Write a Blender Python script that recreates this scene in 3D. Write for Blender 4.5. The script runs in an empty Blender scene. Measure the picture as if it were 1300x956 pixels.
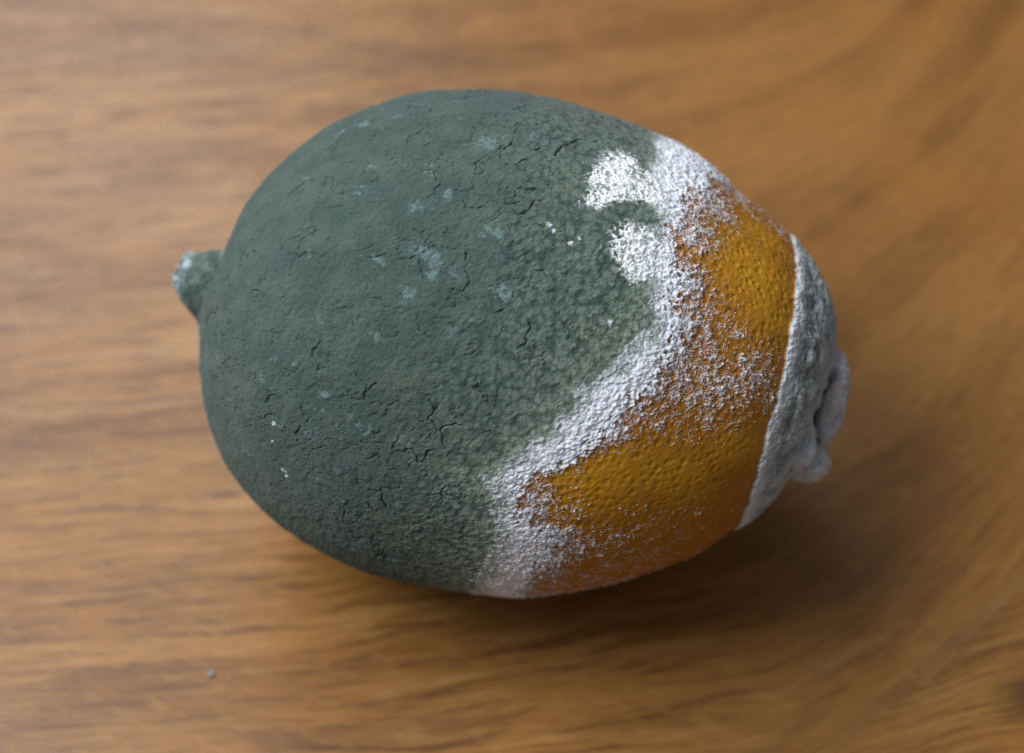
import bpy, math
import numpy as np
from mathutils import Vector, Matrix

scene = bpy.context.scene
R = math.radians

# ------------------------------------------------------------------ camera
cam_data = bpy.data.cameras.new('camera')
cam = bpy.data.objects.new('camera', cam_data)
scene.collection.objects.link(cam)
cam.location = (0.0031, -0.1880, 0.3275)
cam.rotation_euler = (R(90 - 58), 0, 0)
cam_data.lens = 85
cam_data.sensor_width = 36
cam_data.clip_start = 0.01
cam_data.clip_end = 50
cam_data.dof.use_dof = True
cam_data.dof.focus_distance = 0.3185
cam_data.dof.aperture_fstop = 10.5
cam_data.dof.aperture_blades = 8
scene.camera = cam

# ------------------------------------------------------------------ room light, window light, exposure
world = bpy.data.worlds.new('World')
scene.world = world
world.use_nodes = True
bg = world.node_tree.nodes['Background']
bg.inputs['Color'].default_value = (0.86, 0.93, 1.0, 1)
bg.inputs['Strength'].default_value = 0.18

def area(name, loc, target, sx, sy, watts, color):
    d = bpy.data.lights.new(name, 'AREA')
    d.shape = 'RECTANGLE'; d.size = sx; d.size_y = sy
    d.energy = watts; d.color = color
    o = bpy.data.objects.new(name, d)
    scene.collection.objects.link(o)
    o.location = loc
    o.rotation_euler = (Vector(target) - Vector(loc)).to_track_quat('-Z', 'Y').to_euler()
    return o

area('window_light', (-0.26, -0.01, 0.43), (0, 0.0, 0.02), 0.26, 0.28, 3.05, (0.88, 0.94, 1.0))
area('far_window_light', (-0.20, 0.44, 0.50), (-0.02, 0.02, 0.02), 0.28, 0.26, 2.1, (0.88, 0.94, 1.0))

scene.view_settings.view_transform = 'Standard'
scene.view_settings.look = 'None'
scene.view_settings.exposure = 0.0
scene.view_settings.gamma = 1.0
scene.view_settings.use_curve_mapping = False
scene.cycles.use_denoising = False
scene.cycles.max_bounces = 8

# ------------------------------------------------------------------ numpy noise
def _hash(ix, iy, iz, seed):
    h = (ix.astype(np.uint32) * np.uint32(374761393) + iy.astype(np.uint32) * np.uint32(668265263)
         + iz.astype(np.uint32) * np.uint32(2246822519) + np.uint32((seed * 3266489917) & 0xffffffff))
    h = (h ^ (h >> np.uint32(15))) * np.uint32(2246822519)
    h = (h ^ (h >> np.uint32(13))) * np.uint32(3266489917)
    return h ^ (h >> np.uint32(16))

def _rand(h, k):
    h = (h + np.uint32((k * 2654435769) & 0xffffffff)) * np.uint32(2246822519)
    h = (h ^ (h >> np.uint32(14))) * np.uint32(3266489917)
    h = h ^ (h >> np.uint32(15))
    return (h.astype(np.float32) / np.float32(4294967295.0))

def noise(P, scale, seed=0):
    """gradient noise about -1..1; P in mm, scale = feature size in mm"""
    p = (P / np.float32(scale)).astype(np.float32)
    i = np.floor(p).astype(np.int32); f = p - i
    w = f * f * f * (f * (f * 6 - 15) + 10)
    out = np.zeros(len(p), np.float32)
    for dx in (0, 1):
        wx = w[:, 0] if dx else 1 - w[:, 0]
        for dy in (0, 1):
            wy = w[:, 1] if dy else 1 - w[:, 1]
            for dz in (0, 1):
                wz = w[:, 2] if dz else 1 - w[:, 2]
                h = _hash(i[:, 0] + dx, i[:, 1] + dy, i[:, 2] + dz, seed)
                g = ((_rand(h, 1) * 2 - 1) * (f[:, 0] - dx) + (_rand(h, 2) * 2 - 1) * (f[:, 1] - dy)
                     + (_rand(h, 3) * 2 - 1) * (f[:, 2] - dz))
                out += g * wx * wy * wz
    return out * 1.6

def fbm(P, scale, octaves=3, seed=0, gain=0.5):
    out = 0; a = 1.0; tot = 0
    for o in range(octaves):
        out = out + a * noise(P, scale / 2 ** o, seed + 17 * o); tot += a; a *= gain
    return out / tot * 1.3

def voronoi(P, scale, seed=0, jitter=1.0):
    p = (P / np.float32(scale)).astype(np.float32)
    i = np.floor(p).astype(np.int32); f = p - i
    F1 = np.full(len(p), 9, np.float32); F2 = F1.copy(); idv = np.zeros(len(p), np.float32)
    for dx in (-1, 0, 1):
        for dy in (-1, 0, 1):
            for dz in (-1, 0, 1):
                h = _hash(i[:, 0] + dx, i[:, 1] + dy, i[:, 2] + dz, seed)
                d = ((dx + .5 + jitter * (_rand(h, 1) - .5) - f[:, 0]) ** 2 + (dy + .5 + jitter * (_rand(h, 2) - .5) - f[:, 1]) ** 2
                     + (dz + .5 + jitter * (_rand(h, 3) - .5) - f[:, 2]) ** 2)
                m = d < F1
                F2 = np.where(m, F1, np.minimum(F2, d))
                idv = np.where(m, _rand(h, 5), idv)
                F1 = np.where(m, d, F1)
    return np.sqrt(F1), np.sqrt(F2), idv

def sstep(a, b, x):
    t = np.clip((x - a) / (b - a), 0, 1)
    return t * t * (3 - 2 * t)

# ------------------------------------------------------------------ object helpers
def grid_faces(nu, nv, wrap_v=False):
    i = np.arange(nu - 1)[:, None]; j = np.arange(nv if wrap_v else nv - 1)[None, :]
    j2 = (j + 1) % nv
    return np.stack([i * nv + j, (i + 1) * nv + j, (i + 1) * nv + j2, i * nv + j2], -1).reshape(-1, 4)

def mesh_from(name, verts, quads, attrs=None, normals=None):
    me = bpy.data.meshes.new(name)
    me.vertices.add(len(verts)); me.vertices.foreach_set('co', np.ascontiguousarray(verts, np.float32).ravel())
    k = quads.shape[1]
    me.loops.add(len(quads) * k); me.loops.foreach_set('vertex_index', np.ascontiguousarray(quads, np.int32).ravel())
    me.polygons.add(len(quads))
    me.polygons.foreach_set('loop_start', np.arange(0, len(quads) * k, k, dtype=np.int32))
    me.polygons.foreach_set('use_smooth', np.ones(len(quads), bool))
    me.update(calc_edges=True)
    for a, v in (attrs or {}).items():
        at = me.attributes.new(a, 'FLOAT', 'POINT')
        at.data.foreach_set('value', np.ascontiguousarray(v, np.float32))
    if normals is not None:
        me.normals_split_custom_set_from_vertices(np.ascontiguousarray(normals, np.float32).tolist())
    return me

def link(name, me, mat, parent=None):
    o = bpy.data.objects.new(name, me)
    scene.collection.objects.link(o)
    if mat: me.materials.append(mat)
    o.parent = parent
    return o

class Nodes:
    def __init__(self, name):
        self.mat = bpy.data.materials.new(name); self.mat.use_nodes = True
        self.t = self.mat.node_tree; self.t.nodes.clear()
        self.out = self.t.nodes.new('ShaderNodeOutputMaterial')
        self.bsdf = self.t.nodes.new('ShaderNodeBsdfPrincipled')
        self.t.links.new(self.bsdf.outputs[0], self.out.inputs[0])
    def put(self, sock, v):
        if isinstance(v, bpy.types.NodeSocket): self.t.links.new(v, sock)
        elif isinstance(v, (tuple, list)) and len(v) == 3 and sock.type == 'RGBA': sock.default_value = (*v, 1)
        else: sock.default_value = v
    def attr(self, a):
        n = self.t.nodes.new('ShaderNodeAttribute'); n.attribute_name = a; return n.outputs['Fac']
    def math(self, op, a, b=0.0, c=None, clamp=False):
        n = self.t.nodes.new('ShaderNodeMath'); n.operation = op; n.use_clamp = clamp
        self.put(n.inputs[0], a); self.put(n.inputs[1], b)
        if c is not None: self.put(n.inputs[2], c)
        return n.outputs[0]
    def mix(self, f, a, b):
        n = self.t.nodes.new('ShaderNodeMix'); n.data_type = 'RGBA'
        self.put(n.inputs['Factor'], f); self.put(n.inputs[6], a); self.put(n.inputs[7], b)
        return n.outputs[2]
    def mixf(self, f, a, b):
        n = self.t.nodes.new('ShaderNodeMix'); n.data_type = 'FLOAT'
        self.put(n.inputs['Factor'], f); self.put(n.inputs[2], a); self.put(n.inputs[3], b)
        return n.outputs[0]
    def coord(self, scale=1000.0):
        n = self.t.nodes.new('ShaderNodeTexCoord'); m = self.t.nodes.new('ShaderNodeMapping')
        m.inputs['Scale'].default_value = (scale,) * 3
        self.t.links.new(n.outputs['Object'], m.inputs['Vector']); return m.outputs[0]
    def noise(self, vec, scale, detail=3, rough=0.5, dist=0.0):
        n = self.t.nodes.new('ShaderNodeTexNoise'); self.put(n.inputs['Vector'], vec)
        n.inputs['Scale'].default_value = scale; n.inputs['Detail'].default_value = detail
        n.inputs['Roughness'].default_value = rough; n.inputs['Distortion'].default_value = dist
        return n.outputs['Fac']
    def vec(self, x, y, z=0.0):
        n = self.t.nodes.new('ShaderNodeCombineXYZ'); self.put(n.inputs[0], x); self.put(n.inputs[1], y); self.put(n.inputs[2], z)
        return n.outputs[0]
    def ramp(self, f, lo, hi):
        n = self.t.nodes.new('ShaderNodeMapRange'); n.interpolation_type = 'SMOOTHSTEP'
        self.put(n.inputs['Value'], f); n.inputs['From Min'].default_value = lo; n.inputs['From Max'].default_value = hi
        return n.outputs[0]
    def bump(self, h, dist, strength=1.0, prev=None):
        n = self.t.nodes.new('ShaderNodeBump'); n.inputs['Distance'].default_value = dist; n.inputs['Strength'].default_value = strength
        self.put(n.inputs['Height'], h)
        if prev is not None: self.put(n.inputs['Normal'], prev)
        return n.outputs[0]

# ------------------------------------------------------------------ table top
def wood_material():
    N = Nodes('wood'); u = N.attr('grain_u'); v = N.attr('grain_v')      # millimetres along and across the grain
    def streak(su, sv, detail=3, rough=.55, off=0.0, dist=0.0):
        return N.noise(N.vec(N.math('MULTIPLY', u, su), N.math('MULTIPLY', v, sv), off), 1.0, detail, rough, dist)
    broad = streak(.010, .055, 2, .5, 3.0, .6)
    mid = streak(.026, .20, 3, .6, 7.0, .6)
    fine = streak(.060, .80, 4, .62, 11.0, .3)
    fibre = streak(.25, 4.5, 3, .6, 17.0)
    pore = streak(.22, 2.3, 1, .5, 23.0)
    blot = N.noise(N.vec(N.math('MULTIPLY', u, .03), N.math('MULTIPLY', v, .035), 31.0), 1.0, 3, .5)
    fleck = N.noise(N.vec(N.math('ADD', N.math('MULTIPLY', u, .35), N.math('MULTIPLY', v, .55)), N.math('SUBTRACT', N.math('MULTIPLY', v, .18), N.math('MULTIPLY', u, .12)), 41.0), 1.0, 3, .6)
    col = N.mix(N.ramp(broad, .32, .70), (.185, .074, .015), (.300, .134, .032))
    col = N.mix(N.math('MULTIPLY', N.ramp(blot, .42, .72), .55), col, (.33, .135, .026))
    vivid = N.attr('figure')
    col = N.mix(N.math('MULTIPLY', N.math('MULTIPLY', N.ramp(mid, .52, .72), .70), vivid), col, (.120, .043, .011))
    col = N.mix(N.math('MULTIPLY', N.math('MULTIPLY', N.ramp(mid, .46, .26), .45), vivid), col, (.40, .205, .070))
    col = N.mix(N.math('MULTIPLY', N.math('MULTIPLY', N.ramp(fine, .50, .66), .80), vivid), col, (.105, .038, .010))
    col = N.mix(N.math('MULTIPLY', N.math('MULTIPLY', N.ramp(fine, .46, .30), .40), vivid), col, (.42, .22, .080))
    col = N.mix(N.math('MULTIPLY', N.ramp(fleck, .50, .74), .30), col, (.41, .205, .055))
    col = N.mix(N.math('MULTIPLY', N.ramp(pore, .62, .74), .55), col, (.085, .036, .015))
    col = N.mix(N.math('MULTIPLY', N.ramp(fibre, .48, .72), .38), col, (.14, .06, .025))
    knot = N.attr('knot')
    col = N.mix(N.math('MULTIPLY', knot, .88), col, (.045, .020, .008))
    N.put(N.bsdf.inputs['Base Color'], col)
    N.put(N.bsdf.inputs['Roughness'], N.mixf(mid, .26, .42))
    N.bsdf.inputs['Specular IOR Level'].default_value = .36
    b = N.bump(N.math('ADD', N.math('MULTIPLY', fine, .6), N.math('SUBTRACT', fibre, N.math('MULTIPLY', N.ramp(pore, .62, .74), .8))), .00006, .35)
    N.put(N.bsdf.inputs['Normal'], b)
    return N.mat

def build_table():
    x = np.arange(-250, 251, 1.25); y = np.arange(-190, 231, 1.25)
    X, Y = np.meshgrid(x, y, indexing='ij')
    # conformal grain coordinates: straight on the left, sweeping up on the right
    Z = (X + 1j * (Y - 20)); l = 46.0
    sig = 1 / (1 + np.exp(-np.clip((Z - 76).real, -400, 400) / l - 1j * np.clip(Z.imag, -150, 150) / l))
    dF = np.exp(-1j * R(96) * sig)
    F = np.zeros_like(Z)
    j0 = np.argmin(abs(y - 20))
    F[1:, j0] = np.cumsum((dF[1:, j0] + dF[:-1, j0]) / 2 * 1.25)
    up = np.cumsum((dF[:, j0 + 1:] + dF[:, j0:-1]) / 2 * 1.25j, axis=1); F[:, j0 + 1:] = F[:, [j0]] + up
    dn = np.cumsum(((dF[:, 1:j0 + 1] + dF[:, :j0]) / 2 * 1.25j)[:, ::-1], axis=1)[:, ::-1]; F[:, :j0] = F[:, [j0]] - dn
    P = np.stack([X, Y, 0 * X], -1).reshape(-1, 3).astype(np.float32)
    wv = (3.2 * fbm(P, 60, 3, 5)).reshape(X.shape)
    U, V = F.real.copy(), F.imag + wv
    # feathered crotch figure in the near right corner: grain on both sides runs into a midrib
    a0 = np.array([62.0, -37.0]); d0 = np.array([18.2, 16.5]); d0 /= np.linalg.norm(d0)
    al = (X - a0[0]) * d0[0] + (Y - a0[1]) * d0[1]
    ac = -(X - a0[0]) * d0[1] + (Y - a0[1]) * d0[0] + (1.2 * fbm(P, 18, 2, 9)).reshape(X.shape)
    w2 = sstep(.5, -.5, ac) * sstep(-60, -34, al) * (1 - sstep(60, 110, al))
    V2 = Y - .12 * X + 6 * np.exp(ac / 9) + wv * 1.5 * 1.0 + 200; V2 = V2 * 1.5; U2 = X + .12 * Y
    V = V * (1 - w2) + V2 * w2; U = U * (1 - w2) + U2 * w2
    kn = np.exp(-(((X - 81) / 6) ** 2 + ((Y + 39) / 4) ** 2) ** 1.2) + .30 * np.exp(-(ac / 1.7) ** 2) * sstep(-40, 5, al) * (.6 + fbm(P, 9, 2, 77).reshape(X.shape)) * (1 - sstep(35, 55, al))
    fig = 1 - .62 * sstep(5, 60, X + .25 * Y) * (1 - w2) * (1 - .6 * np.exp(-(ac / 12) ** 2) * (al > -40))
    th = 24.0
    nx, ny = X.shape
    top = np.stack([X, Y, 0 * X], -1).reshape(-1, 3)
    q = grid_faces(nx, ny)[:, ::1]
    me_v = [top]; me_q = [q]; U_, V_, K_, G_ = [U.ravel()], [V.ravel()], [kn.ravel()], [fig.ravel()]
    # apron of the board: rim duplicated downwards, plus underside
    idx = np.arange(nx * ny).reshape(nx, ny)
    ring = np.r_[idx[:-1, 0], idx[-1, :-1], idx[:0:-1, -1], idx[0, :0:-1]]
    low = top[ring] - [0, 0, th]; base = len(top); n = len(ring)
    me_v.append(low); U_.append(U.ravel()[ring]); V_.append(V.ravel()[ring] + th); K_.append(kn.ravel()[ring] * 0); G_.append(fig.ravel()[ring])
    a = np.arange(n); b = (a + 1) % n
    me_q.append(np.stack([ring[a], base + a, base + b, ring[b]], -1)[:, ::1])
    cs = np.array([0, nx - 1, nx - 1 + ny - 1, 2 * (nx - 1) + ny - 1])
    me_q.append((base + cs)[None, ::-1])
    quads = np.concatenate(me_q)
    me = mesh_from('table_top', np.concatenate(me_v) * 1e-3, quads, dict(grain_u=np.concatenate(U_), grain_v=np.concatenate(V_), knot=np.clip(np.concatenate(K_), 0, 1), figure=np.concatenate(G_)))
    import bmesh
    bm = bmesh.new(); bm.from_mesh(me); bmesh.ops.recalc_face_normals(bm, faces=bm.faces); bm.to_mesh(me); bm.free()
    me.polygons.foreach_set('use_smooth', np.zeros(len(me.polygons), bool))
    o = link('table_top', me, wood_material())
    o['kind'] = 'structure'; o['label'] = 'honey brown wooden table top with streaked grain'
    o['category'] = 'table'
    return o

build_table()

# ------------------------------------------------------------------ lemon: placement
AX = np.array([0.9750, -0.2079, -0.0785]); UPP = np.array([0.2181, 0.8276, 0.5172])
AX /= np.linalg.norm(AX); UPP -= AX * (UPP @ AX); UPP /= np.linalg.norm(UPP); NN = np.cross(AX, UPP)
ORIGIN = np.array([3.0588, -0.7868, 35.4876])          # mm, middle of the lemon's axis above its contact point
def to_world(q):
    return ORIGIN + q[..., 0:1] * AX + q[..., 1:2] * UPP + q[..., 2:3] * NN

lemon = bpy.data.objects.new('lemon', None)
scene.collection.objects.link(lemon)
lemon.empty_display_size = .01
lemon['label'] = 'mouldy lemon, grey-green from the stem end, white fringe, bare orange rind, grey mould at tip'
lemon['category'] = 'lemon'

# upper and lower meridian of the fruit, mm in its own frame (x along the axis)
UPC = [(-42.08, 5.29), (-41.4, 8.0), (-40.76, 12.45), (-39.03, 16.2), (-36.41, 20.15), (-32.33, 24.88), (-28.8, 27.86), (-23.19, 31.41), (-19.06, 33.24), (-14.65, 34.32), (-10.99, 35.12), (-6.82, 35.68), (-2.7, 35.89), (5.99, 35.35), (13.76, 34.16), (21.59, 31.6), (25.82, 29.18), (29.69, 27.26), (34.53, 24.64), (38.31, 21.56), (41.85, 17.5), (43.79, 13.44), (44.76, 9.05)]
LOC = [(-44.5, -5.84), (-43.09, -10.53), (-41.63, -15.44), (-39.3, -20.62), (-36.68, -24.46), (-31.67, -29.03), (-27.59, -31.59), (-21.3, -34.12), (-14.89, -35.68), (-6.89, -36.07), (1.82, -35.6), (6.65, -34.9), (11.27, -33.8), (15.26, -32.54), (21.26, -29.91), (26.98, -26.65), (32.64, -22.59), (36.81, -18.08), (38.76, -16.02), (40.71, -12.93), (41.89, -9.44), (42.16, -7.08)]
def curve(P, t):
    P = np.array(P); s = np.r_[0, np.cumsum(np.linalg.norm(np.diff(P, axis=0), axis=1))]; s /= s[-1]
    m = np.gradient(P, s, axis=0)
    i = np.clip(np.searchsorted(s, t) - 1, 0, len(s) - 2); h = (s[i + 1] - s[i])[:, None]; f = ((t - s[i]))[:, None] / h
    return (2*f**3-3*f**2+1)*P[i] + (f**3-2*f**2+f)*h*m[i] + (-2*f**3+3*f**2)*P[i+1] + (f**3-f**2)*h*m[i+1]

# where the mould stands: (fraction along the fruit, degrees round it; 0 = flank, 90 = top, -90 = underside)
T_IN = [(.6267, 87.7), (.6367, 63.0), (.6425, 52.0), (.6450, 46.0), (.6517, 41.8), (.6608, 35.7), (.6683, 29.3), (.6650, 23.7), (.6742, 19.2), (.6850, 14.3), (.6700, 7.3), (.6558, 2.0), (.6367, -3.3), (.6125, -13.0), (.5908, -19.2), (.5667, -25.8), (.5383, -29.3), (.5558, -36.2), (.5608, -48.5), (.5560, -57.0), (.5560, -87.5)]
T_OUT = [(.7308, 88.3), (.7092, 61.2), (.6925, 53.3), (.6808, 40.5), (.6742, 34.7), (.6833, 28.5), (.7075, 25.2), (.7083, 17.7), (.7125, 9.7), (.7117, 1.5), (.7000, -4.8), (.6717, -9.7), (.6617, -16.5), (.6375, -23.0), (.6200, -25.5), (.5990, -27.0), (.5930, -28.5), (.5800, -34.3), (.5925, -39.8), (.6250, -46.0), (.6242, -55.7), (.6083, -74.0)]
T_CAP = [(.8367, 75.2), (.8533, 54.3), (.8642, 33.5), (.8750, 7.3), (.8775, -14.3), (.8858, -34.7), (.8908, -79.8)]
PALE = [(.3842, 37.0, .68), (.3917, 34.8, .57), (.3825, 26.0, 1.02), (.3092, 31.0, .57), (.3108, 28.3, .57), (.3092, 36.7, .57), (.2767, 57.0, 1.13), (.3175, 57.2, .79), (.2442, 57.2, .9), (.2192, 38.0, .57), (.4067, 15.7, 1.36), (.4233, 13.8, 1.36), (.4183, 11.0, 1.13), (.4492, 11.8, .9), (.3575, 12.5, 1.02), (.4025, 6.2, 1.02), (.3958, 4.2, .68), (.2667, 12.2, .57), (.3017, -2.8, .57), (.3108, -4.0, .45), (.3342, -19.3, .68), (.3317, -23.5, .57), (.44, 46.0, 1.58), (.4792, 23.0, 1.36), (.5058, 10.7, 1.36), (.415, 29.7, .9), (.4608, .3, .9), (.3792, -4.2, .9), (.38, -24.0, .57), (.3942, -24.2, .68), (.3683, -22.8, .57), (.4333, -25.0, .79), (.255, -15.5, .68), (.29, -14.5, .45)]
DOTS = [(.2758, -32.3, .34), (.2758, -37.8, .23), (.2983, -45.0, .34), (.3025, -46.2, .23), (.6325, 8.8, .45), (.5367, 27.2, .40), (.5425, 26.2, .35), (.5725, 26.0, .3), (.5642, 24.3, .3)]
PATCH1 = [(.5625, 34.3), (.5675, 40.3), (.5575, 42.8), (.5683, 48.5), (.5742, 53.2), (.5883, 56.3), (.61, 55.5), (.625, 51.8), (.67, 52.5), (.67, 41.8), (.6192, 39.5), (.6017, 37.2), (.5883, 34.2)]
PATCH2 = [(.5975, 30.8), (.6042, 28.3), (.6125, 32.3), (.625, 33.8), (.68, 36.8), (.695, 27.2), (.685, 23.7), (.6492, 19.2), (.64, 19.3), (.625, 22.0), (.6125, 24.8)]
BLOOM = [(.8225, 4.7, 4.6, .30), (.7242, 12.5, 4.5, .28), (.7133, 39.7, 3.6, .32), (.7208, 52.5, 2.8, .30), (.6658, -12.7, 3.9, .22), (.7725, .2, 6.0, .25), (.8275, 10.2, 2.8, .15), (.875, -.2, 2.2, .3), (.6283, -47.5, 4.4, .30), (.64, -26.0, 2.8, .15), (.6083, -35.0, 2.3, .28), (.6583, -13.8, 3.4, .15), (.83, -10.8, 3.0, .12), (.6375, -37.0, 3.4, .14), (.7158, 27.3, 3.4, .28)]
AMBER = [(.7983, 38.2, 6.8), (.675, -27.7, 5.6), (.7975, 57.8, 3.4), (.7208, -25.3, 4.5), (.8408, -19.3, 4.0), (.6275, -27.2, 2.2), (.8325, 27.5, 3.8), (.76, -27, 4.5)]
SPOT = [(.7725, 23.0, .45), (.7608, 23.7, .30), (.8225, 9.8, .40), (.655, -40, .4), (.69, -33, .3)]
TL, PL = 95.0, 0.56          # mm per unit t, mm per degree on the flank

def ring_table(tab, ph):
    tab = sorted([(p, t) for t, p in tab]); p = np.array([q[0] for q in tab]); t = np.array([q[1] for q in tab])
    p = np.r_[p[-1] - 360, p, p[0] + 360]; t = np.r_[t[-1], t, t[0]]
    return np.interp(ph, p, t)

def poly_sd(poly, cx, cy):
    """signed distance in mm (positive inside)"""
    Q = np.array([(t * TL, p * PL) for t, p in poly]); d = np.full(len(cx), 1e9, np.float32); ins = np.zeros(len(cx), bool)
    for a, b in zip(Q, np.roll(Q, -1, 0)):
        e = b - a; wx, wy = cx - a[0], cy - a[1]
        h = np.clip((wx * e[0] + wy * e[1]) / (e @ e), 0, 1)
        d = np.minimum(d, (wx - e[0] * h) ** 2 + (wy - e[1] * h) ** 2)
        c = ((a[1] > cy) != (b[1] > cy)) & (cx < (b[0] - a[0]) * (cy - a[1]) / (b[1] - a[1] + 1e-9) + a[0])
        ins ^= c
    d = np.sqrt(d)
    return np.where(ins, d, -d)

def blobs(tab, cx, cy):
    out = np.zeros(len(cx), np.float32)
    for b in tab:
        d2 = ((cx - b[0] * TL) ** 2 + (cy - b[1] * PL) ** 2) / b[2] ** 2
        out = np.maximum(out, np.exp(-d2) * (b[3] if len(b) > 3 else 1))
    return out

# ------------------------------------------------------------------ lemon: material shared by all its surfaces (masks say what grows where)
def lemon_material():
    N = Nodes('mouldy_lemon_skin'); c = N.coord(1000.0)
    mg, mw, mp, ma, mb, msp = (N.attr(k) for k in ('m_green', 'm_white', 'm_sage', 'm_amber', 'm_pale', 'm_spot'))
    n1 = N.noise(c, .22, 4, .6); n2 = N.noise(c, 1.3, 3, .6); n3 = N.noise(c, 4.5, 3, .65); n4 = N.noise(c, .07, 2, .5)
    rind = N.mix(ma, (.39, .138, .004), (.55, .250, .005))
    rind = N.mix(N.math('MULTIPLY', N.ramp(n2, .42, .7), .55), rind, (.50, .185, .004))
    rind = N.mix(N.math('MULTIPLY', N.ramp(n3, .5, .75), .30), rind, (.27, .085, .003))
    rind = N.mix(N.math('MULTIPLY', msp, .85), rind, (.10, .030, .006))
    green = N.mix(N.ramp(n1, .35, .68), (.041, .066, .052), (.072, .098, .074))
    green = N.mix(N.math('MULTIPLY', N.ramp(n2, .45, .75), .55), green, (.045, .074, .064))
    green = N.mix(N.math('MULTIPLY', N.ramp(n3, .55, .8), .45), green, (.130, .180, .148))
    green = N.mix(N.ramp(n4, .40, .66), green, N.mix(.55, green, (.046, .074, .068)))
    green = N.mix(mp, green, N.mix(N.ramp(n2, .35, .65), (.150, .205, .150), (.30, .350, .285)))
    green = N.mix(mb, green, (.190, .275, .280))
    white = N.mix(N.ramp(n2, .35, .7), (.82, .83, .90), (.88, .88, .91))
    col = N.mix(mg, rind, green)
    white = N.mix(N.attr('m_cream'), white, (.86, .86, .79))
    white = N.mix(N.attr('m_pink'), white, (.55, .44, .46))
    col = N.mix(mw, col, white)
    b = N.bsdf
    N.put(b.inputs['Base Color'], col)
    cover = N.math('MAXIMUM', mg, mw, clamp=True)
    N.put(b.inputs['Roughness'], N.mixf(cover, N.mixf(n3, .30, .50), .92))
    N.put(b.inputs['Specular IOR Level'], N.mixf(cover, .45, .10))
    N.put(b.inputs['Sheen Weight'], N.math('MULTIPLY', cover, .12))
    b.inputs['Sheen Roughness'].default_value = .6
    f1 = N.noise(c, 2.3, 5, .72); f2 = N.noise(c, 8.0, 2, .6)
    h = N.math('ADD', f1, N.math('MULTIPLY', f2, .35))
    nb = N.bump(h, .00022, .9)
    N.put(b.inputs['Normal'], nb)
    return N.mat

SKIN = lemon_material()

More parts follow.
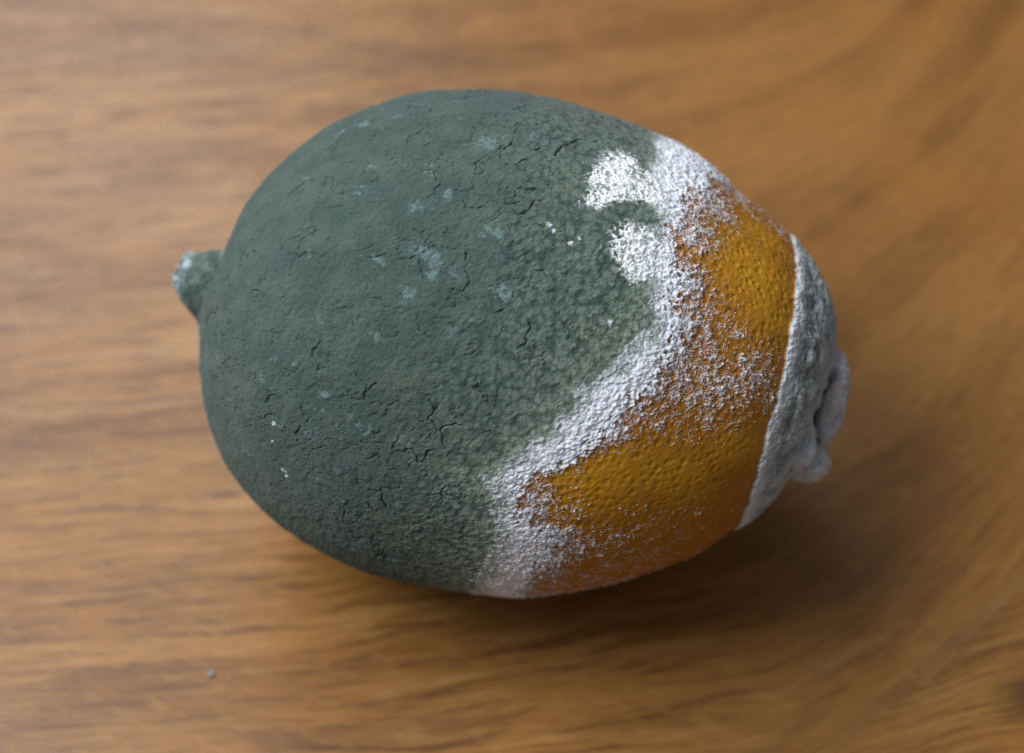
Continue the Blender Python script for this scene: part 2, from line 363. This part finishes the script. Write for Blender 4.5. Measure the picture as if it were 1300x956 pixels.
# ------------------------------------------------------------------ lemon: body
def build_body():
    NT, NP = 800, 1200
    # angles round the fruit, denser on the side in view
    g = np.linspace(-180, 180, 4001); w = .30 + .70 * (1 - sstep(95, 120, abs(g)))
    cw = np.r_[0, np.cumsum((w[1:] + w[:-1]) / 2)]; ph = np.interp(np.linspace(0, cw[-1], NP + 1)[:-1], cw, g)
    t = np.linspace(0, 1, NT)
    U, L = curve(UPC, t), curve(LOC, t)
    C = (U + L) / 2; E = (U - L) / 2 * .994; r = np.linalg.norm(E, axis=1)
    # close both ends (the stem stub and the blossom tip sit over them)
    f = np.r_[0, .35, .7, np.ones(NT), .7, .35, 0]
    t = np.r_[[t[0]] * 3, t, [t[-1]] * 3]; C = np.r_[C[[0] * 3], C, C[[-1] * 3]]; E = np.r_[E[[0] * 3], E, E[[-1] * 3]] * f[:, None]; r = np.r_[r[[0] * 3], r, r[[-1] * 3]] * f
    NR = len(t)
    s, c = np.sin(np.radians(ph)), np.cos(np.radians(ph))
    G = np.stack([C[:, None, 0] + E[:, None, 0] * s, C[:, None, 1] + E[:, None, 1] * s, r[:, None] * c], -1)
    def grid_normals(G):
        du = np.gradient(G, axis=0); dv = (np.roll(G, -1, 1) - np.roll(G, 1, 1))
        n = np.cross(du, dv); l = np.linalg.norm(n, axis=-1, keepdims=True)
        n = n / np.maximum(l, 1e-12)
        # outward
        return n
    nrm = grid_normals(G)
    ctr = np.stack([C[:, 0], C[:, 1], 0 * C[:, 0]], -1)[:, None]
    if np.mean(np.sum(nrm * (G - ctr), -1)) < 0: nrm = -nrm; flip = True
    else: flip = False
    P = G.reshape(-1, 3).astype(np.float32)
    T = np.repeat(t, NP).astype(np.float32); PH = np.tile(ph, NR).astype(np.float32)
    cx, cy = T * TL, PH * PL
    rr = np.repeat(np.maximum(r, .01), NP)
    # --- noises
    nA = fbm(P, 9, 3, 1); nB = fbm(P, 2.6, 3, 2); nC = fbm(P, .75, 3, 3); nD = fbm(P, 22, 2, 4); nE = fbm(P, .34, 2, 6)
    wx, wy = .55 * nC + .35 * nB, .55 * nC[::-1] + .35 * fbm(P, 1.6, 2, 7)
    F1, F2, cid = voronoi(P + .25 * np.stack([nB, nC, nA], -1), 1.08, 11)
    pore = 1 - sstep(.12, .62, F1)                       # oil glands of the peel
    cob = 1 - np.clip(F1, 0, 1) ** 2
    G1, G2, gid = voronoi(P, .62, 13)
    # --- where things grow, in mm from each front
    tin, tout, tcap = ring_table(T_IN, PH), ring_table(T_OUT, PH), ring_table(T_CAP, PH)
    dG = (tin - T) * TL + 1.2 * nA + 1.5 * nB + .7 * nC + .6 * (F1 - .5)
    dW = (tout - T) * TL + .9 * nB + .3 * nC
    dC = (T - tcap) * TL + .30 * nA + .45 * nB + .30 * nC
    patch = np.maximum(poly_sd(PATCH1, cx + wx, cy + wy), poly_sd(PATCH2, cx + wx, cy + wy)) + 1.5 * nC + .7 * nE + .5 * nB - .15
    low = sstep(30, 10, PH)
    m_green = sstep(-1.5, 1.1, dG + .9 * low + (.9 + .7 * low) * nE + .6 * low * nC + .7 * (cob - .7))
    pt = sstep(-.25, .35, patch)
    # white fringe and the threads that creep out over the bare rind
    rho = np.where(dW > 0, .54 + .56 * np.minimum(dW / 2.4, 1), .14 + .26 * np.exp(dW / 1.6) + .14 * np.exp(dW / 7))
    rho = rho + blobs(BLOOM, cx, cy) * (dW <= 1.0) * (1 - .6 * sstep(-1, 1, dW))
    rho = rho - .30 * blobs(AMBER, cx, cy) * (dW < 0) + .16 * nB * (dW < .5)
    thr = .5 + .22 * nC + .44 * nE + .28 * (F1 - .5) - .24 * pore + .30 * (G1 - .45)
    thr = np.clip(thr, 0, 1.2)
    soft = .15 + .13 * sstep(.5, -1.5, dW)
    m_white = sstep(-1, 1, (rho - (1.02 - thr * .85) + .01) / soft)
    under = m_white * sstep(-.3, .5, dW)
    m_white *= 1 - m_green
    m_green = np.maximum(m_green, under)
    dgp = np.maximum(dG, 0)
    sage = np.exp(-dgp / (1.0 + 1.5 * low)) * (.55 + .45 * low) * (.75 + .6 * nB + .5 * nC) + .30 * np.exp(-dgp / 7) * sstep(.45, .8, cob + .3 * nC)
    sage = sage + .22 * sstep(.55, .85, cob + .35 * nC) * sstep(.40, .56, T + .05 * nA)
    m_white = np.maximum(m_white, .55 * sstep(.5, 1.0, np.exp(-dgp / 1.6) * (.8 + .9 * nC + .5 * nE)) * low * (dG > -.5) * (dW > 0))
    # holes and mottling of the bare white tongues
    pw = pt * (1 - .85 * sstep(.06, .30, .55 * nB + nC + .4 * nE + .5 * (.5 - F1)) * (1 - sstep(2.2, 5.0, patch)))
    m_white = np.maximum(m_white, pw)
    dots = blobs(DOTS, cx + .5 * wx, cy + .5 * wy); m_white = np.maximum(m_white, .6 * sstep(.35, .7, dots + .45 * nE * (dots > .05)))
    # worn spots in the coat
    pb = blobs([(a, b, c * .9) for a, b, c in PALE], cx + 1.5 * wx, cy + 1.5 * wy)
    m_pale = sstep(.35, 1.0, pb + .55 * nC + .35 * nE) * .48 * (pb > .04)
    m_pale = np.maximum(m_pale, .34 * sstep(.45, .8, nB + .35 * nD) * sstep(-.1, .5, nC + .6 * nE))
    # grey mould cap at the tip, with a white rim
    cap = sstep(-.10, .12, dC)
    rim = cap * (1 - sstep(.4, 3.2, dC + .9 * nC + .6 * nB))
    capr = sstep(-.45, .55, dC)
    wrk = np.sin(PH * .30 + 4 * nA + 2 * nB)
    capw = np.clip(.44 + .55 * nB + .45 * nC + .18 * wrk + .045 * np.maximum(dC, 0), .0, .8)
    m_green = np.maximum(m_green * (1 - cap), cap); m_white = np.where(cap > .02, np.maximum(m_white * (1 - cap), np.maximum(rim * .85, capw * .60 * cap)), m_white)
    sage = np.where(cap > .5, .40 + .5 * nB + .3 * nC, sage)
    # --- relief
    ridge, ridge2, _ = voronoi(P + 1.1 * np.stack([fbm(P, 3, 3, 21), fbm(P, 3, 3, 22), fbm(P, 3, 3, 23)], -1), 6.0, 24)
    edge = (ridge2 - ridge) * 6.0 * .5
    s1, s2, _ = voronoi(P + .7 * np.stack([nC, nB, nC[::-1]], -1), 2.7, 25)
    edge2 = (s2 - s1) * 2.7 * .5
    gate = sstep(.04, .24, fbm(P, 4.5, 2, 26)) ; gate2 = sstep(.05, .30, fbm(P, 3.2, 2, 27))
    u1, u2, _ = voronoi(P + .5 * np.stack([nC, nE, nB], -1), 1.7, 28)
    edge3 = (u2 - u1) * 1.7 * .5
    zone = sstep(-.35, .15, nD + .35 - .5 * sstep(.46, .60, T) - .55 * sstep(-22, -48, PH) ) * sstep(3, 8, dG)
    crack = np.maximum((1 - sstep(.015, .11, edge)) * gate, .6 * (1 - sstep(.02, .11, edge2)) * gate2) * zone
    crack = np.maximum(crack, .38 * (1 - sstep(.02, .12, edge3)) * sstep(.1, .4, nB + .4 * nA) * sstep(2, 6, dG))
    crack *= (1 - cap)
    coat = np.clip(m_green + m_white, 0, 1)
    rough_zone = .75 + .25 * np.maximum(sstep(.42, .58, T), sstep(-15, -45, PH))
    pore = pore * (.35 + .75 * cid)
    h = (-.19 * pore + .05 * cob) * (1 - .62 * coat)
    h += coat * (.15 + .21 * (cob - .6) * rough_zone + .09 * nC + .08 * nE + .04 * nB)
    h += m_white * (.08 + .13 * nC + .12 * nE + .14 * (.45 - G1)) * (1 - cap)
    h += .10 * nB * m_green * (1 - cap) + .10 * nA
    h += -.33 * crack + .06 * m_green * (1 - crack) * sstep(.2, .9, np.maximum(0, .9 - edge)) * gate * zone
    h -= .10 * m_pale
    h += capr * (.14 + .10 * rim + .22 * nB + .10 * nC) + capr * .20 * wrk * sstep(.8, 4, dC)
    h *= np.clip(rr / 5.0, 0, 1)
    D = (P + nrm.reshape(-1, 3) * h[:, None]).reshape(NR, NP, 3)
    n2 = grid_normals(D)
    if flip: n2 = -n2
    Wd = to_world(D.reshape(-1, 3)); Nw = n2.reshape(-1, 3) @ np.stack([AX, UPP, NN])
    quads = grid_faces(NR, NP, True)
    if flip: quads = quads[:, ::-1]
    # which part each face belongs to
    lab = np.zeros(len(P), np.int8)                                   # 0 bare rind
    smooth_w = (tout - T) * TL + .9 * nB
    lab[(smooth_w > 0)] = 1                                           # 1 white fringe
    lab[(m_green > .5)] = 2                                           # 2 grey-green coat
    lab[(m_green > .5) & (pt > .5)] = 1
    lab[cap > .5] = 3                                                 # 3 mould cap at the blossom end
    spot = blobs(SPOT, cx, cy)
    amber = np.clip(blobs(AMBER, cx, cy) * 1.05 + .30 * nB + .12 - .5 * np.exp(-np.maximum(-dW, 0) / 2.2), 0, 1)
    attrs = dict(m_green=m_green, m_white=np.clip(m_white, 0, 1), m_sage=np.clip(sage, 0, 1), m_amber=amber, m_cream=pt * .7 * sstep(.668, .628, T + .02 * nB), m_pale=m_pale, m_spot=sstep(.3, .8, spot + .3 * nC * (spot > .02)))
    # fine threads of the fringe, lying over the bare rind beside it
    rng = np.random.default_rng(5)
    wgt = np.clip(rho, 0, .95) * (dW < .9) * (dW > -16) * (dC < -.6) * (abs(PH) < 120) * (m_green < .5)
    wgt = wgt ** 2.2 * (rr / 35)
    pick = rng.choice(len(P), 9000, p=(wgt / wgt.sum()).astype(np.float64) / (wgt / wgt.sum()).astype(np.float64).sum())
    return Wd, Nw, quads, lab, attrs, (Wd[pick], Nw[pick], rng)

bodyV, bodyN, bodyQ, bodyL, bodyA, seeds = build_body()
lift = bodyV[:, 2].min()
bodyV[:, 2] -= lift; ORIGIN[2] -= lift
lowest = bodyV[np.argmin(bodyV[:, 2])]
BASE = np.array([lowest[0], lowest[1], 0.0])
lemon.location = BASE * 1e-3

def add_part(name, V, Q, attrs, nrm, mat, parent=lemon):
    me = mesh_from(name, (V - BASE) * 1e-3, Q, attrs, nrm)
    return link(name, me, mat, parent)

fl = bodyL[bodyQ].max(axis=1)
PARTS = {}
for k, nm in enumerate(('rind', 'white_mould_fringe', 'green_mould_coat', 'blossom_end')):
    q = bodyQ[fl == k]; used = np.unique(q); remap = np.zeros(len(bodyV), np.int32); remap[used] = np.arange(len(used))
    PARTS[nm] = add_part(nm, bodyV[used], remap[q], {a: v[used] for a, v in bodyA.items()}, bodyN[used], SKIN)
PARTS['rind']['label'] = 'bare orange rind speckled with white threads'
PARTS['white_mould_fringe']['label'] = 'ragged white fringe of mould'
PARTS['green_mould_coat']['label'] = 'cracked powdery grey-green mould'
PARTS['blossom_end']['label'] = 'grey mould cap with a white rim at the tip'

def build_threads(P0, N0, rng):
    P0 = P0 - np.array([0, 0, lift]); n = len(P0); seg = 5
    a = rng.normal(size=(n, 3)); a -= N0 * (a * N0).sum(1, keepdims=True); a /= np.linalg.norm(a, axis=1, keepdims=True); b = np.cross(N0, a)
    ln = rng.uniform(.25, .85, n); bend = rng.normal(0, 1.6, n); hgt = rng.uniform(.02, .14, n); rad = rng.uniform(.022, .045, n)
    V = np.zeros((n, seg, 3, 3)); pos = P0 - N0 * .03; ang = np.zeros(n)
    for k in range(seg):
        f = k / (seg - 1)
        c = pos + N0 * (hgt * np.sin(np.pi * f))[:, None]
        d = a * np.cos(ang)[:, None] + b * np.sin(ang)[:, None]; sd = np.cross(N0, d); r = (rad * (1 - .6 * f))[:, None]
        V[:, k, 0] = c + sd * r; V[:, k, 1] = c - sd * r; V[:, k, 2] = c + N0 * r * 1.6
        pos = pos + d * (ln / seg)[:, None]; ang = ang + bend / seg + rng.normal(0, .35, n)
    base = (np.arange(n) * seg * 3)[:, None, None, None]; k = np.arange(seg - 1)[None, :, None, None]; e = np.arange(3)[None, None, :, None]
    q = np.concatenate([base + k * 3 + e, base + k * 3 + (e + 1) % 3, base + (k + 1) * 3 + (e + 1) % 3, base + (k + 1) * 3 + e], -1).reshape(-1, 4)
    return V.reshape(-1, 3), q

V, Q = build_threads(*seeds)
N = Nodes('mould_threads'); c = N.coord(1000.0)
N.put(N.bsdf.inputs['Base Color'], N.mix(N.noise(c, 1.2, 2), (.70, .70, .76), (.84, .84, .88))); N.bsdf.inputs['Roughness'].default_value = .9
threads = add_part('mould_threads', V, Q, None, None, N.mat, PARTS['white_mould_fringe'])
threads['kind'] = 'stuff'

# ------------------------------------------------------------------ lemon: folded tip of the blossom end
def build_tip():
    C0 = np.array([43.2, -.2, 0.0])
    lobes = [((40.3, .4, 0), (5.4, 9.2, 9.0)), ((45.5, 2.2, 3.0), (2.7, 7.2, 4.6)), ((44.4, -6.6, 3.2), (3.4, 3.0, 4.6)), ((42.3, -7.4, 4.2), (3.2, 2.3, 3.6)),
             ((42.3, -4.4, 8.6), (2.8, 3.7, 2.6)), ((42.6, 7.4, 3.0), (3.0, 4.0, 5.4)), ((44.8, 0, -5.0), (2.4, 7.2, 3.6))]
    nu, nv = 220, 320
    th = np.linspace(0, np.pi, nu); ps = np.linspace(0, 2 * np.pi, nv, endpoint=False)
    d = np.stack([np.cos(th)[:, None] + 0 * ps, np.sin(th)[:, None] * np.cos(ps), np.sin(th)[:, None] * np.sin(ps)], -1).reshape(-1, 3)
    def sdf(p):
        v = None
        for c, r in lobes:
            r = np.array(r); q = (p - np.array(c)); k0 = np.linalg.norm(q / r, axis=-1); k1 = np.linalg.norm(q / r ** 2, axis=-1) + 1e-9
            e = k0 * (k0 - 1) / k1
            if v is None: v = e
            else:
                hh = np.clip(.5 + .5 * (e - v) / .35, 0, 1); v = e * (1 - hh) + v * hh - .35 * hh * (1 - hh)
        return v
    rad = np.full(len(d), .5)
    for s in np.linspace(.5, 13, 260):
        rad = np.where(sdf(C0 + d * s) < 0, s, rad)
    for _ in range(3):                         # settle on the surface
        rad = rad - .7 * sdf(C0 + d * rad[:, None])
    rad = np.clip(rad, .5, 13)
    P = (C0 + d * rad[:, None]).astype(np.float32)
    nB, nC = fbm(P, 2.4, 3, 41), fbm(P, .8, 3, 42); wr = noise(P * np.array([.35, 1, 1], np.float32), 1.3, 43)
    cr = [(44.9, 6.0), (43.9, 3.0), (43.7, -.2), (44.3, -2.6), (45.3, -4.6)]; gd = np.full(len(P), 9.0)
    for (x0, y0), (x1, y1) in zip(cr[:-1], cr[1:]):
        k = np.clip(((P[:, 0] - x0) * (x1 - x0) + (P[:, 1] - y0) * (y1 - y0)) / ((x1 - x0) ** 2 + (y1 - y0) ** 2), 0, 1)
        gd = np.minimum(gd, np.hypot(P[:, 0] - x0 - k * (x1 - x0), P[:, 1] - y0 - k * (y1 - y0)))
    fold = np.exp(-((gd + .15 * nB) / .42) ** 2) * (P[:, 2] > 1)
    P2 = P + d * (.40 * nB + .18 * nC + .20 * wr - 2.4 * fold)[:, None]
    q = grid_faces(nu, nv, True)
    hi = np.exp(-((P - np.array([43.6, -4.2, 8.5])) ** 2).sum(1) / 9)
    attrs = dict(m_green=np.ones(len(P)), m_white=np.clip(.80 + .40 * nB + .25 * nC - .30 * hi, 0, .92), m_pink=np.clip(.6 + .5 * nB - hi, 0, 1), m_sage=np.clip(.6 + .4 * nC, 0, 1), m_amber=np.zeros(len(P)), m_pale=np.clip(hi * .7 + .25 * nB, 0, 1), m_spot=np.zeros(len(P)))
    return to_world(P2), q, attrs

V, Q, A = build_tip()
# face order outward
e1 = V[Q[:, 1]] - V[Q[:, 0]]; e2 = V[Q[:, 2]] - V[Q[:, 0]]
if np.mean(np.sum(np.cross(e1, e2) * (V[Q[:, 0]] - V.mean(0)), 1)) < 0: Q = Q[:, ::-1]
tip = add_part('folded_tip', V, Q, A, None, SKIN, PARTS['blossom_end'])

# ------------------------------------------------------------------ lemon: stem stub
def build_stub():
    b = np.array([-43.9, -.6, 0.0]); tp = np.array([-49.1, .5, 1.9]); ax = tp - b; ln = np.linalg.norm(ax); ax /= ln
    e = np.array([0, 1, 0.0]); e -= ax * (e @ ax); e /= np.linalg.norm(e); g = np.cross(ax, e)
    prof = [(-4.5, 10.0), (-2.6, 8.5), (-1.4, 7.1), (-.4, 6.1), (.7, 5.35), (1.8, 4.75), (3.0, 4.05), (4.1, 3.35), (4.8, 2.9), (5.3, 2.45), (5.6, 2.0), (5.6, 1.5), (5.4, 1.1), (5.25, .6), (5.2, .02)]
    pr = curve(prof, np.linspace(0, 1, 130)); nv = 260
    ps = np.linspace(0, 2 * np.pi, nv, endpoint=False)
    G = b + ax * pr[:, None, 0:1] + pr[:, None, 1:2] * (np.cos(ps)[None, :, None] * e + np.sin(ps)[None, :, None] * g)
    P = G.reshape(-1, 3).astype(np.float32); al = np.repeat(pr[:, 0], nv); rd = np.repeat(pr[:, 1], nv)
    nB, nC = fbm(P, 2.2, 3, 51), fbm(P, .7, 3, 52)
    dirn = (P - (b + ax * np.clip(al, -3, 4)[:, None])); dirn /= np.linalg.norm(dirn, axis=1, keepdims=True) + 1e-6
    groove = .35 * np.exp(-((al - .9) / .5) ** 2) * sstep(-.2, .6, np.tile(np.cos(ps - .5), len(pr)))
    h = (.38 * nB + .16 * nC - groove) * np.clip(rd / 2, 0, 1)
    V = P + dirn * h[:, None]
    tipz = sstep(4.0, 5.0, al + .8 * nB)
    gro = np.exp(-((al - .9) / .6) ** 2) * sstep(-.2, .6, np.tile(np.cos(ps - .5), len(pr)))
    attrs = dict(m_green=np.ones(len(P)), m_white=np.clip(tipz * (.12 + .5 * nC), 0, .5), m_sage=np.clip(.10 + .5 * nB, 0, .6), m_amber=np.zeros(len(P)), m_pale=np.clip(np.maximum(tipz * (.45 + .5 * nC), gro * .6) + .4 * np.maximum(nB - .2, 0), 0, 1), m_spot=np.zeros(len(P)))
    # scar: small brown dimpled disc seated in the end
    n2 = 60; rr = np.linspace(0, 1.3, 18); p2 = np.linspace(0, 2 * np.pi, n2, endpoint=False)
    zz = 5.42 + .22 * np.sin(rr * 2.2)
    S = b + ax * zz[:, None, None] + e * .25 + rr[:, None, None] * (np.cos(p2)[None, :, None] * e + np.sin(p2)[None, :, None] * g)
    S = S.reshape(-1, 3).astype(np.float32); S = S + ax * (.22 * fbm(S, .8, 2, 55))[:, None]
    return to_world(V), grid_faces(len(pr), nv, True), attrs, to_world(S), grid_faces(18, n2, True)

V, Q, A, SV, SQ = build_stub()
def outward(V, Q, c):
    e1 = V[Q[:, 1]] - V[Q[:, 0]]; e2 = V[Q[:, 2]] - V[Q[:, 0]]
    return Q[:, ::-1] if np.mean(np.sum(np.cross(e1, e2) * (V[Q[:, 0]] - c), 1)) < 0 else Q
stub = add_part('stem_stub', V, outward(V, Q, V.mean(0)), A, None, SKIN)
N = Nodes('dry_stem'); c = N.coord(1000.0); nz = N.noise(c, 1.6, 3, .6)
N.put(N.bsdf.inputs['Base Color'], N.mix(nz, (.060, .045, .042), (.15, .12, .11))); N.bsdf.inputs['Roughness'].default_value = .85
N.put(N.bsdf.inputs['Normal'], N.bump(nz, .0002, .8))
DRY = N.mat
scar = add_part('stem_scar', SV, outward(SV, SQ, to_world(np.array([-40.0, 0, 0]))), None, None, DRY, stub)

# ------------------------------------------------------------------ crumbs on the table
def crumb(name, loc, size, mat, label, seed):
    nu, nv = 14, 22
    th = np.linspace(0, np.pi, nu); ps = np.linspace(0, 2 * np.pi, nv, endpoint=False)
    d = np.stack([np.sin(th)[:, None] * np.cos(ps), np.sin(th)[:, None] * np.sin(ps), np.cos(th)[:, None] + 0 * ps], -1).reshape(-1, 3).astype(np.float32)
    V = d * (1 + .55 * noise(d * 3, 2.2, seed) + .25 * noise(d * 3, 1.0, seed + 1))[:, None] * np.array(size)
    V[:, 2] -= V[:, 2].min()
    Q = outward(V, grid_faces(nu, nv, True), V.mean(0))
    o = link(name, mesh_from(name, V * 1e-3, Q), mat)
    o.location = (loc[0] * 1e-3, loc[1] * 1e-3, 0.0)
    o['label'] = label; o['category'] = 'crumb'
    return o
def plain(name, col, rough=.9):
    N = Nodes(name); c = N.coord(1000.0); nz = N.noise(c, 2.5, 3, .6)
    N.put(N.bsdf.inputs['Base Color'], N.mix(nz, tuple(x * .6 for x in col), tuple(min(1, x * 1.3) for x in col))); N.bsdf.inputs['Roughness'].default_value = rough
    return N.mat
crumb('mould_crumb', (-41.5, -35.5), (.50, .34, .22), plain('crumb_grey', (.30, .31, .33)), 'tiny blue-grey crumb on the wood at the near edge', 61)
